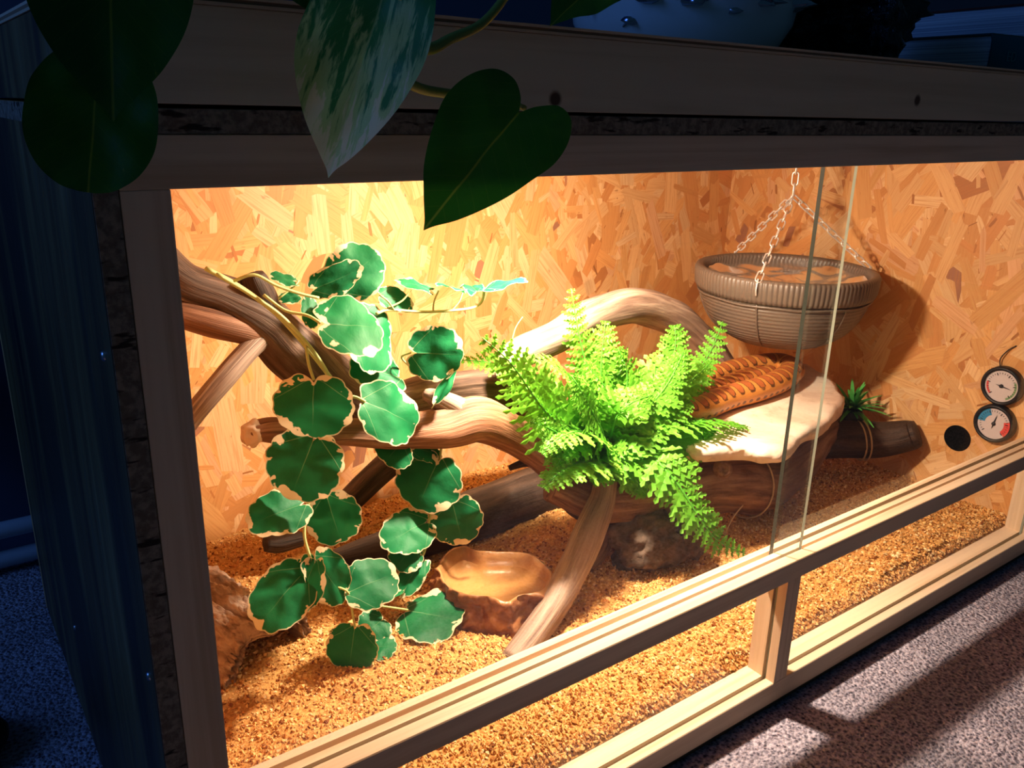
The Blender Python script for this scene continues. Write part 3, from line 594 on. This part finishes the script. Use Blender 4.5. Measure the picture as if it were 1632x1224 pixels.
LV=[ # base x,y  tip x,y  width  Ybase Ytip face
 (511,515,610,522,140,.31,.30,TC*.6+UP*.7),(560,520,628,560,120,.335,.34,None),(532,462,604,402,92,.37,.37,TC*.5+UP*.6+RIGHT*.9),(498,462,578,428,60,.35,.345,TC*.8-UP*.55),
 (474,448,431,440,42,.35,.35,TC*.5+UP*.9),(478,470,444,478,26,.35,.35,None),(507,500,480,492,62,.34,.34,None),(606,470,660,484,46,.36,.36,None),
 (690,462,630,444,46,.35,.37,FLAT),(735,462,700,452,40,.35,.34,FLAT),(772,460,838,443,52,.35,.33,UP),(760,462,745,452,40,.35,.42,UP),
 (655,562,740,566,92,.335,.32,TC*.9-RIGHT*.35-UP*.15),(736,568,690,652,26,.335,.32,RIGHT*.9+UP*.5),(640,600,560,585,78,.345,.34,None),
 (500,603,498,698,132,.30,.29,None),(580,638,668,680,104,.305,.30,None),(503,693,462,795,130,.29,.28,None),(700,728,664,812,108,.335,.33,None),(640,705,612,738,70,.345,.345,None),(655,712,705,726,40,.345,.345,None),
 (488,800,396,836,78,.285,.28,None),(520,790,545,868,88,.288,.28,None),(684,828,612,868,76,.33,.325,None),(720,798,738,868,86,.33,.325,None),
 (488,905,408,1000,96,.275,.265,None),(500,890,478,974,66,.27,.262,TC*.8+UP*.3-RIGHT*.4),(500,888,552,958,74,.272,.268,TC*.8+UP*.3+RIGHT*.45),
 (552,944,634,912,86,.27,.268,None),(675,890,635,950,44,.31,.30,UP*.9+RIGHT*.3),(660,870,630,905,60,.32,.315,None),(645,940,600,965,24,.30,.29,TC*.4-UP*.6),
 (565,998,556,1072,84,.262,.255,None),(612,985,580,1012,60,.285,.28,None)]
for i,(bx,by,tx,ty,wd,Yb,Yt,fc) in enumerate(LV): ivy(bx,by,tx,ty,wd,Yb,Yt,fc,i+1)
q=atz(645,972,.064); q2=atz(734,988,.066); leaf_mesh('leaf',q,q2,.088,UP+TC*.2,M['ivy'],iv,ROUND,.46,8,.07,13,.25,.1,.08,51,4)
q=atz(592,1030,.060); q2=atz(632,1030,.060); leaf_mesh('leaf',q,q2,.04,UP+TC*.2,M['ivy'],iv,ROUND,.46,8,.07,13,.25,.1,.08,52,4)
def stem(pts,r=.0016): 
    P=[at(*p) for p in pts]; return tube('stem',P,r,M['ivy_stem'],iv,7,6)
stem([(328,428,.34),(380,456,.345),(440,500,.345),(490,555,.345),(527,602,.345)],.0024); stem([(345,437,.335),(400,470,.338),(455,510,.338),(510,575,.335),(530,625,.335),(520,700,.32)],.0020)
stem([(372,448,.338),(405,438,.335),(440,455,.335),(478,468,.335),(508,475,.335)]); stem([(420,470,.335),(455,495,.33),(490,503,.32),(511,515,.312)]); stem([(445,475,.34),(470,455,.345),(476,447,.35)],.001)
stem([(487,548,.34),(492,580,.32),(500,605,.302)]); stem([(600,500,.34),(620,494,.35),(671,497,.35),(721,495,.35),(755,490,.35),(768,480,.35),(772,461,.35)],.0016)
stem([(690,497,.35),(692,480,.35),(699,463,.35)],.001); stem([(720,495,.35),(732,480,.35),(738,463,.35)],.001); stem([(617,491,.35),(640,480,.35),(655,462,.35)],.001); stem([(605,470,.345),(618,480,.345),(628,494,.35)],.001)
stem([(520,700,.31),(505,760,.30),(492,800,.295),(485,850,.285),(494,888,.275)],.0016); stem([(520,640,.325),(560,632,.315),(582,640,.305)]); stem([(690,640,.36),(704,700,.345),(690,790,.34),(684,830,.333),(676,880,.315),(640,950,.30)],.0016)
stem([(494,888,.275),(530,930,.272),(555,945,.27),(562,980,.268),(566,1000,.262)],.0013); stem([(660,590,.36),(640,570,.35),(655,562,.337)],.0012); stem([(640,960,.29),(636,966,.285)] if False else [(600,965,.29),(622,968,.283),(650,972,.278)],.0012)

# ------------------------------------------------------------------ fern
fe=empty('fern',at(968,740,.30),'bright green artificial fern sprouting from the driftwood below the lamp','fern')
def frond(ctrl,wmax,nrm,seed,npin=26,droop=.15,curl=.0):
    """ctrl: (px,py,Y) rachis points from base to tip; wmax = longest pinna (m); nrm = facing"""
    r_=random.Random(seed); path=catmull([at(*c) for c in ctrl],10); Lc=[0]
    for i in range(1,len(path)): Lc.append(Lc[-1]+(path[i]-path[i-1]).length)
    L=Lc[-1]; vs=[];fs=[];rh=[]
    def P(s):
        d=s*L
        for i in range(1,len(path)):
            if Lc[i]>=d: t=(d-Lc[i-1])/max(1e-9,Lc[i]-Lc[i-1]); return path[i-1].lerp(path[i],t),(path[i]-path[i-1]).normalized()
        return path[-1],(path[-1]-path[-2]).normalized()
    for i in range(npin):
        s=.10+.88*i/(npin-1); p,t=P(s); env=min(1,(.25+s*2.2))*(1-s)**.62*1.12+.06
        n_=(nrm-t*nrm.dot(t)).normalized(); sd0=t.cross(n_)
        for sgn in (-1,1):
            ln=wmax*1.15*env*r_.uniform(.8,1.15); wd=ln*.20+.0026; dr_=(sd0*sgn*.88+t*.42+n_*r_.uniform(-.12,.18)).normalized(); wv_=dr_.cross(n_).normalized()
            m=9; b0=len(vs)
            for k in range(m+1):
                u=k/m; q=p+dr_*(ln*u)-n_*(droop*ln*u*u)-UP*(curl*ln*u*u); hw=wd*(1-u)**.55*(1.0 if k%2==0 else .42)
                if k==0: hw*=.45
                zz=n_*(r_.uniform(-.0012,.0012)+.16*hw)
                vs+= [q+wv_*hw+dr_*(hw*.35)+zz,q,q-wv_*hw+dr_*(hw*.35)+zz]; rh+=[.3+.7*u,.1+.3*u,.3+.7*u]
            for k in range(m):
                a_=b0+3*k; fs+=[[a_,a_+1,a_+4,a_+3],[a_+1,a_+2,a_+5,a_+4]]
    o=mesh('frond',vs,fs,M['fern'],fe,False,None,{'rho':('FLOAT',rh)})
    rb=[P(k/8)[0] for k in range(9)]; tube('rib',rb,[.0026*(1-.75*k/8) for k in range(9)],M['fern_rib'],o,6,2)
    return o
CB=(965,715,.31)
FR=[ # rachis, pinna length, normal
 ([CB,(915,690,.28),(868,655,.265),(815,580,.265),(768,538,.275)],.052,TC+UP*.1),
 ([CB,(900,660,.32),(850,610,.345),(790,580,.36),(732,574,.37)],.040,TC*.5+UP*.8),
 ([CB,(945,620,.325),(925,545,.335),(910,460,.345)],.034,TC*.8+UP*.5),
 ([CB,(960,650,.315),(958,580,.32),(965,512,.33)],.044,TC*.7+UP*.5),
 ([CB,(930,640,.30),(905,600,.295),(865,575,.30),(835,572,.31)],.042,UP*.9+TC*.4),
 ([CB,(990,650,.30),(1000,600,.30),(985,555,.305)],.040,TC*.6+UP*.7),
 ([CB,(1010,670,.29),(1050,620,.285),(1075,565,.29),(1075,518,.30)],.050,TC*.8+UP*.4),
 ([CB,(1030,660,.31),(1090,615,.32),(1130,565,.33),(1152,512,.335)],.042,UP*.7+TC*.6),
 ([CB,(1040,676,.27),(1110,672,.25),(1160,675,.245),(1210,682,.245)],.042,UP*.95-TC*.05),
 ([CB,(1030,705,.27),(1080,700,.25),(1120,690,.245),(1150,690,.25)],.044,TC*.8+UP*.5),
 ([CB,(1010,705,.285),(1050,738,.225),(1088,782,.195),(1120,835,.17),(1150,866,.158),(1188,882,.148)],.040,TC*.9+UP*.4),
 ([CB,(990,735,.27),(1005,750,.25),(1020,775,.24),(1030,790,.238)],.036,TC*.8+UP*.5),
 ([CB,(950,725,.28),(920,738,.255),(893,752,.245),(866,778,.24)],.046,TC*.35+UP*.9),
 ([CB,(935,690,.275),(910,690,.255),(885,702,.245),(864,724,.242)],.042,TC*.5+UP*.85),
 ([CB,(975,690,.285),(985,660,.27),(1010,640,.265),(1040,630,.265)],.042,TC*.8+UP*.5),
 ([CB,(960,690,.285),(945,660,.27),(930,630,.265),(912,600,.27)],.042,TC*.7+UP*.6),
 ([CB,(980,720,.27),(1000,735,.25),(1050,720,.245),(1100,715,.24)],.040,TC*.6+UP*.7),
 ([CB,(965,735,.27),(960,755,.25),(945,770,.245)],.036,TC*.7+UP*.6),
 ([CB,(985,700,.28),(1010,690,.265),(1060,660,.26),(1100,640,.265)],.042,TC*.6+UP*.7),
 ([CB,(930,700,.285),(890,670,.28),(860,640,.285),(830,610,.30)],.040,TC*.8+UP*.4)]
FR+=[([CB,(940,700,.275),(905,720,.255),(885,745,.25)],.034,TC*.8+UP*.3),([CB,(975,640,.30),(950,600,.305),(930,575,.31)],.036,TC*.5+UP*.9),
 ([CB,(1020,650,.30),(1060,640,.295),(1110,600,.295),(1135,575,.30)],.040,TC*.7+UP*.6),([CB,(1000,720,.27),(1040,745,.25),(1075,755,.245)],.036,TC*.8+UP*.4),
 ([CB,(985,670,.28),(1030,650,.265),(1065,610,.27),(1090,560,.28)],.040,TC*.9+UP*.2),([CB,(930,715,.275),(905,700,.26),(870,680,.255),(845,672,.26)],.034,TC*.8+UP*.4)]
for i,(cp,wl_,nr) in enumerate(FR): frond(cp,wl_,nr,i+11,26 if len(cp)>4 else 20)
tube('stalk',[at(805,575,.36),at(815,545,.36),(at(822,522,.36)),at(833,505,.36)],[.0012,.001,.0008,.0005],plain('dry_stalk',(.55,.42,.16),.6),fe,6,5)
blob('root_ball',at(966,725,.315),(.03,.022,.022),M['drift_dark'],fe,.2,3,3,.05,4)

# small dark green tuft behind the rock
tf=empty('grass_tuft',at(1350,668,.30),'small dark green plastic tuft behind the right end of the rock','plant')
tb=at(1356,660,.28); lathe('tuft_base',[(.0001,.012),(.016,.010),(.022,0),(.020,-.018),(.0001,-.020)],tb,M['black'],tf,20)
for k in range(80):
    a_=random.uniform(0,6.28); el=random.uniform(.15,1.35); L=random.uniform(.035,.072); d_=Vector((math.cos(a_)*math.cos(el),math.sin(a_)*math.cos(el),math.sin(el))); s_=d_.cross(UP).normalized()
    vs=[];fs=[];rh=[]
    for j in range(6):
        u=j/5; c_=tb+UP*.008+d_*(L*u)-UP*(.30*L*u*u); wv=.0042*(1-u)**.6+.0005
        vs+=[c_+s_*wv,c_-UP*.0012*(1-u),c_-s_*wv]; rh+=[u]*3
    for j in range(5):
        a2=3*j; fs+=[[a2,a2+1,a2+4,a2+3],[a2+1,a2+2,a2+5,a2+4]]
    mesh('blade',vs,fs,M['tuft'],tf,True,None,{'rho':('FLOAT',rh)})

# ------------------------------------------------------------------ hanging basket
bc=at(1252,431,.375)
bs=empty('hanging_basket',bc,'dark woven hanging basket on steel chains above the rock','basket')
NS=118; KB=1.065
def kb(L): return [(a*KB,b*KB) for a,b in L]
lathe('rim',kb([(.119,-.028),(.119,.0005),(.121,.004),(.1255,.0055),(.1295,.004),(.1315,0),(.1312,-.012),(.1300,-.022),(.127,-.0285),(.119,-.029)]),bc,M['wicker'],bs,NS*6,lambda i,a:1+(.011*(abs(math.sin(a*NS/2))-.6) if i>3 else (-.009*(abs(math.sin(a*NS/2))-.6))))
pr_=catmull([Vector(p) for p in ((.1225,-.028,0),(.1185,-.045,0),(.109,-.066,0),(.094,-.085,0),(.074,-.099,0),(.050,-.107,0),(.0,-.1085,0))],16); NP=len(pr_)
body=[]
for i,p in enumerate(pr_):
    row=i*22/NP; body.append((max(.0001,p.x+.0013*abs(math.sin(row*math.pi))),p.y))
lathe('bowl',kb(body),bc,M['wicker'],bs,120,lambda i,a:1+.004*math.sin(a*46+ (int(i*22/NP)%2)*math.pi))
lathe('inner_wall',kb([(.1185,-.002),(.117,-.028),(.112,-.045),(.10,-.066),(.0001,-.075)]),bc,M['wicker'],bs,NS*3,lambda i,a:1+.006*math.sin(a*NS))
tube('weave_cord',[bc+KB*Vector((math.cos(t)*.1245,math.sin(t)*.1245,-.033+.0006*math.sin(9*t))) for t in [2*math.pi*k/40 for k in range(41)]],.0018,M['wicker'],bs,8,3)
RG=Vector((.81,-.586,0)).normalized(); TCm=Vector((-.593,-.805,0)).normalized()
for an in (123,249,-6,63,186,305):
    a_=math.radians(an); d_=RG*math.cos(a_)+TCm*math.sin(a_)
    tube('stay',[bc+KB*q_ for q_ in (d_*.1235+UP*-.03,d_*.1195+UP*-.045,d_*.110+UP*-.066,d_*.0955+UP*-.085,d_*.076+UP*-.099)],.0016,M['wicker'],bs,8,4)
vs=[];fs=[]; nr,nt=16,64
for i in range(nr+1):
    r=.124*i/nr
    for k in range(nt):
        t=2*math.pi*k/nt; x,y=r*math.cos(t),r*math.sin(t)
        z=-.018+.006*noise.fractal(Vector((x*26,y*26,2)),1.0,2.0,4)+.010*(i/nr)**4
        vs.append(bc+Vector((x,y,z)))
for i in range(nr):
    for k in range(nt): fs.append([i*nt+k,i*nt+(k+1)%nt,(i+1)*nt+(k+1)%nt,(i+1)*nt+k])
mesh('plastic_liner',vs,fs,M['film'],bs,True)['label']='crinkled clear plastic liner'
blob('filling',bc+Vector((.0,.0,-.066)),(.092,.092,.014),M['drift_mid'],bs,.35,4,4,.2,7)
# chain links (shared mesh)
def link_mesh():
    vs=[];fs=[]; n=20; sg=8; R1,Ls,w_=.0046,.0056,.0012
    cp=[]
    for k in range(n):
        t=2*math.pi*k/n; cp.append(Vector((R1*math.cos(t),0,R1*math.sin(t)+(Ls if math.sin(t)>0 else -Ls))))
    for k in range(n):
        tq=(cp[(k+1)%n]-cp[k-1]).normalized(); u=Vector((0,1,0)); v=tq.cross(u)
        for j in range(sg):
            b_=2*math.pi*j/sg; vs.append(cp[k]+u*(w_*math.cos(b_))+v*(w_*math.sin(b_)))
    for k in range(n):
        for j in range(sg): fs.append([k*sg+j,k*sg+(j+1)%sg,((k+1)%n)*sg+(j+1)%sg,((k+1)%n)*sg+j])
    me=bpy.data.meshes.new('link'); me.from_pydata([tuple(v) for v in vs],[],fs); me.materials.append(M['chain']); me.shade_smooth(); return me
LM=link_mesh(); apex=at(1264,312,.375)
def chain(p,q):
    ch=bpy.data.objects.new('chain',None); ch.empty_display_size=.01; COL.objects.link(ch); ch.parent=bs; ch.location=p-bc
    v=q-p; n=max(2,round(v.length/.0168)); rot=v.to_track_quat('Z','Y').to_matrix()
    for k in range(n):
        o=bpy.data.objects.new('link',LM); COL.objects.link(o); o.parent=ch; o.location=v*((k+.5)/n)
        o.rotation_euler=(rot@Matrix.Rotation((k%2)*math.pi/2+.5,3,'Z')).to_euler()
for an in (123,249,-6):
    a_=math.radians(an); e_=bc+(RG*math.cos(a_)+TCm*math.sin(a_))*.1395+UP*.004; chain(e_,apex)
    tube('hook',[e_+UP*-.022,e_+UP*-.012+(e_-bc).normalized()*.004,e_+UP*.0,e_+UP*.004],.0012,M['chain'],bs,8,4)
chain(apex,Vector((apex.x,apex.y,ZL-.002)))

# ------------------------------------------------------------------ dial gauges on the right wall
def gauge(y,z,label,kind,needle):
    c=Vector((XR-.0012,y,z)); o=empty('dial_gauge',c,label,'gauge','dial gauges on the right wall')
    lathe('bezel',[(.0235,.010),(.0255,.0125),(.0275,.0125),(.0292,.010),(.0295,.0),(.0001,0)],c,M['black'],o,48,axis='x')
    fc=lathe('dial_face',[(.0001,.0085),(.0245,.0085)],c,M['dial'],o,48,axis='x',smooth=False)
    def P(r,t,h): return Vector((c.x-h,c.y-r*math.sin(t),c.z+r*math.cos(t)))   # seen from inside: +t clockwise
    def arc(r0,r1,t0,t1,m,h=.0088):
        n=14; vs=[P(r,t0+(t1-t0)*k/n,h) for k in range(n+1) for r in (r0,r1)]; mesh('scale_band',vs,[[2*k,2*k+1,2*k+3,2*k+2] for k in range(n)],m,fc)
    if kind=='hygro': arc(.0185,.0215,.35*math.pi,.85*math.pi,M['green']); arc(.0185,.0215,-.75*math.pi,-.45*math.pi,M['red'])
    else: arc(.013,.0235,-.50*math.pi,-.12*math.pi,M['blue']); arc(.0145,.0235,.38*math.pi,.74*math.pi,M['red'])
    for k in range(26):
        t=-.75*math.pi+1.5*math.pi*k/25; r0=.0165 if k%5==0 else .018; wv=.0007 if k%5==0 else .0004
        vs=[P(r0,t-wv/r0,.0090),P(r0,t+wv/r0,.0090),P(.0205,t+wv/.0205,.0090),P(.0205,t-wv/.0205,.0090)]; mesh('tick_mark',vs,[[0,1,2,3]],M['ink'],fc)
    n_=needle; mesh('needle',[P(.0165,n_,.0096),P(.0014,n_+math.pi/2,.0096),P(.009,n_+math.pi,.0096),P(.0014,n_-math.pi/2,.0096),P(.0,0,.0102)],[[0,1,4],[1,2,4],[2,3,4],[3,0,4]],M['ink'],o)
    lathe('hub',[(.0001,.0112),(.0026,.0108),(.003,.0086)],c,M['ink'],o,16,axis='x')
    return o
g1=gauge(.088,.239,'upper dial gauge with pale face and thin black needle','hygro',1.72)
tube('probe_wire',[Vector((XR-.004,.098,.266)),Vector((XR-.006,.099,.278)),Vector((XR-.004,.092,.292)),Vector((XR-.002,.083,.301))],.0009,M['black'],g1,8,6)
gauge(.0875,.180,'lower dial thermometer with blue and red scale bands','thermo',.18)

# ------------------------------------------------------------------ shelf on top of the tank
sh=empty('top_shelf',(0,0,.612),'planed wooden shelf box standing on top of the tank','shelf')
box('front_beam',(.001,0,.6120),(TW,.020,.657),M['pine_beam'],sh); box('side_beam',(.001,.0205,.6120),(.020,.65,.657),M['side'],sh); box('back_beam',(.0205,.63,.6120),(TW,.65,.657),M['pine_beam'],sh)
for k in range(3): box('ply_layer',(0,-.001+.0006*(k%2),.6572+k*.0017),(TW,.65,.6572+k*.0017+.0016),plain('ply_layer',((.50,.40,.27),(.22,.14,.08),(.58,.47,.33))[k],.6),sh,0)
ZS=.6624
def book(x0,x1,y0,y1,z0,th,cover,label,rot):
    o=empty('book',((x0),(y0),z0),label,'book'); o.rotation_euler=(0,0,rot); c=.0025
    bx=[('page_block',(x0+.004,y0+.004,z0+c),(x1-.004,y1-.004,z0+th-c),M['page']),('cover',(x0,y0+.002,z0),(x1,y1,z0+c*.9),cover),('cover',(x0,y0+.002,z0+th-c*.9),(x1,y1,z0+th),cover)]
    for b_ in bx: box(b_[0],b_[1],b_[2],b_[3],o,.0006)
    n=10; vs=[]
    for x in (x0,x1):
        for k in range(n+1):
            t=math.pi*(k/n); vs.append((x,y0+.004-.010*math.sin(t)*.6,z0+th/2-math.cos(t)*th/2))
        for k in range(n+1):
            t=math.pi*(k/n); vs.append((x,y0+.006-.010*math.sin(t)*.6,z0+th/2-math.cos(t)*(th/2-.001)))
    m_=2*(n+1); fs=[]
    for b0 in (0,n+1):
        for k in range(n): fs.append([b0+k,b0+k+1,m_+b0+k+1,m_+b0+k])
    for e_ in (0,m_):
        for k in range(n): fs.append([e_+k,e_+k+1,e_+n+1+k+1,e_+n+1+k])
    s_=mesh('spine',vs,fs,cover,o,True); fix(s_); return o
bk1=book(1.000,1.24,.092,.34,ZS,.047,M['teal'],'thick teal hardback lying flat on the shelf with spine to the front',-.10)
bk2=book(1.118,1.30,.105,.42,ZS+.0475,.043,M['maroon'],'maroon book lying on top of the teal hardback',-.14)
tc=bpy.data.curves.new('spine_text','FONT'); tc.body='ED'; tc.size=.016; tc.extrude=.0002
to=bpy.data.objects.new('tmp_text',tc); COL.objects.link(to); dg=bpy.context.evaluated_depsgraph_get(); tm=bpy.data.meshes.new_from_object(to.evaluated_get(dg)); bpy.data.objects.remove(to)
so_=bpy.data.objects.new('spine_text',tm); tm.materials.clear(); tm.materials.append(M['emboss']); COL.objects.link(so_); so_.parent=bk1; so_.location=(.028,-.0035,.017); so_.rotation_euler=(math.pi/2,0,0)
gb=empty('clear_bowl',(.60,.16,ZS),'clear glass bowl of crumpled foil on the shelf','bowl')
gc=at(1085,40,.17); gc=Vector((gc.x,gc.y,ZS))
lathe('glass_shell',[(.0001,.001),(.070,.001),(.090,.008),(.102,.028),(.107,.055),(.108,.085),(.106,.085),(.104,.055),(.099,.030),(.087,.011),(.068,.004),(.0001,.004)],gc,M['film'],gb,64)
blob('crumpled_foil',gc+Vector((-.01,-.01,.052)),(.082,.082,.042),M['foil'],gb,.5,6,5,.25,9)
bg=empty('plastic_bag',(.80,.12,ZS),'crumpled shiny black plastic bag in front of the books','bag'); q=at(1385,20,.12)
blob('main_body',Vector((q.x-.01,.16,ZS+.065)),(.10,.07,.062),M['bag'],bg,.55,4,5,.18,12); blob('bag_fold',at(1415,38,.075),(.016,.014,.028),M['bag'],bg,.5,4,4,.2,13)
# unidentified dark rounded shapes at the left edge; the strap is added
k1=empty('black_round_shape',(-.085,.77,.27),'unidentified black rounded object against the wall at the left edge','bag')
blob('main_body',(-.092,.765,.262),(.088,.050,.098),M['black'],k1,.06,2,4,.01,6); tube('strap',[Vector((-.12,.77,.34)),Vector((-.115,.80,.50)),Vector((-.09,.825,.66)),Vector((-.065,.80,.50)),Vector((-.06,.77,.34))],.006,M['black'],k1,8,6)
k2=empty('black_floor_shape',(-.15,.40,0),'unidentified black rounded object on the carpet at the lower left corner','shoe')
blob('floor_shape',(-.118,.40,.024),(.05,.045,.028),M['black'],k2,.1,2,4,0,3)

# ------------------------------------------------------------------ pothos hanging in front
po=empty('pothos_plant',at(640,0,-.09),'trailing houseplant with heart-shaped leaves hanging over the tank top','plant')
def pleaf(bx,by,tx,ty,wpx,Yb,Yt,mat,half,face,seed,label,**kw):
    b_=at(bx,by,Yb); t_=at(tx,ty,Yt); o=leaf_mesh('leaf',b_,t_,wpx*mpp(b_),face,M[mat],po,half,.36,14,0,12,.06,.22,.02,seed,8,**kw); o['label']=label; return o
pleaf(632,-70,521,266,208,-.085,-.10,'pothos_var',OVAL,TC+RIGHT*-.05+UP*.1,61,'pale variegated pointed leaf',bend=.05)
pleaf(836,168,681,356,196,-.075,-.095,'pothos',HEART,TC+UP*.1,62,'heart-shaped green leaf')
pleaf(172,-190,180,180,252,-.13,-.15,'pothos',OVAL,TC+RIGHT*.4-UP*.2,63,'large dark leaf in the top left corner')
pleaf(158,90,140,305,190,-.115,-.13,'pothos',[(0,.0),(.16,-.04),(.34,.04),(.46,.22),(.50,.45),(.48,.68),(.38,.86),(.22,.97),(.08,1.0),(0,1.0)],TC+RIGHT*.35,64,'dark rounded leaf over the left post')
pleaf(985,-60,880,36,120,-.05,-.06,'pothos',HEART,TC+UP*.3,65,'green leaf cut by the top edge')
pleaf(420,-150,520,30,120,-.03,-.04,'pothos',HEART,TC,66,'dark leaf behind the variegated leaf')
def pst(pts,r): tube('stem',[at(*p) for p in pts],r,M['pothos_stem'],po,10,8)
pst([(840,-60,-.05),(800,2,-.055),(765,40,-.06),(718,62,-.065),(680,78,-.07),(620,60,-.075),(622,-70,-.085)],[.0022,.0022,.0024,.0026,.0028,.0022,.0018])
pst([(600,90,-.060),(660,137,-.055),(720,150,-.052),(770,157,-.052),(815,165,-.058),(836,172,-.072)],[.0028,.0026,.0024,.0022,.0018,.0014])
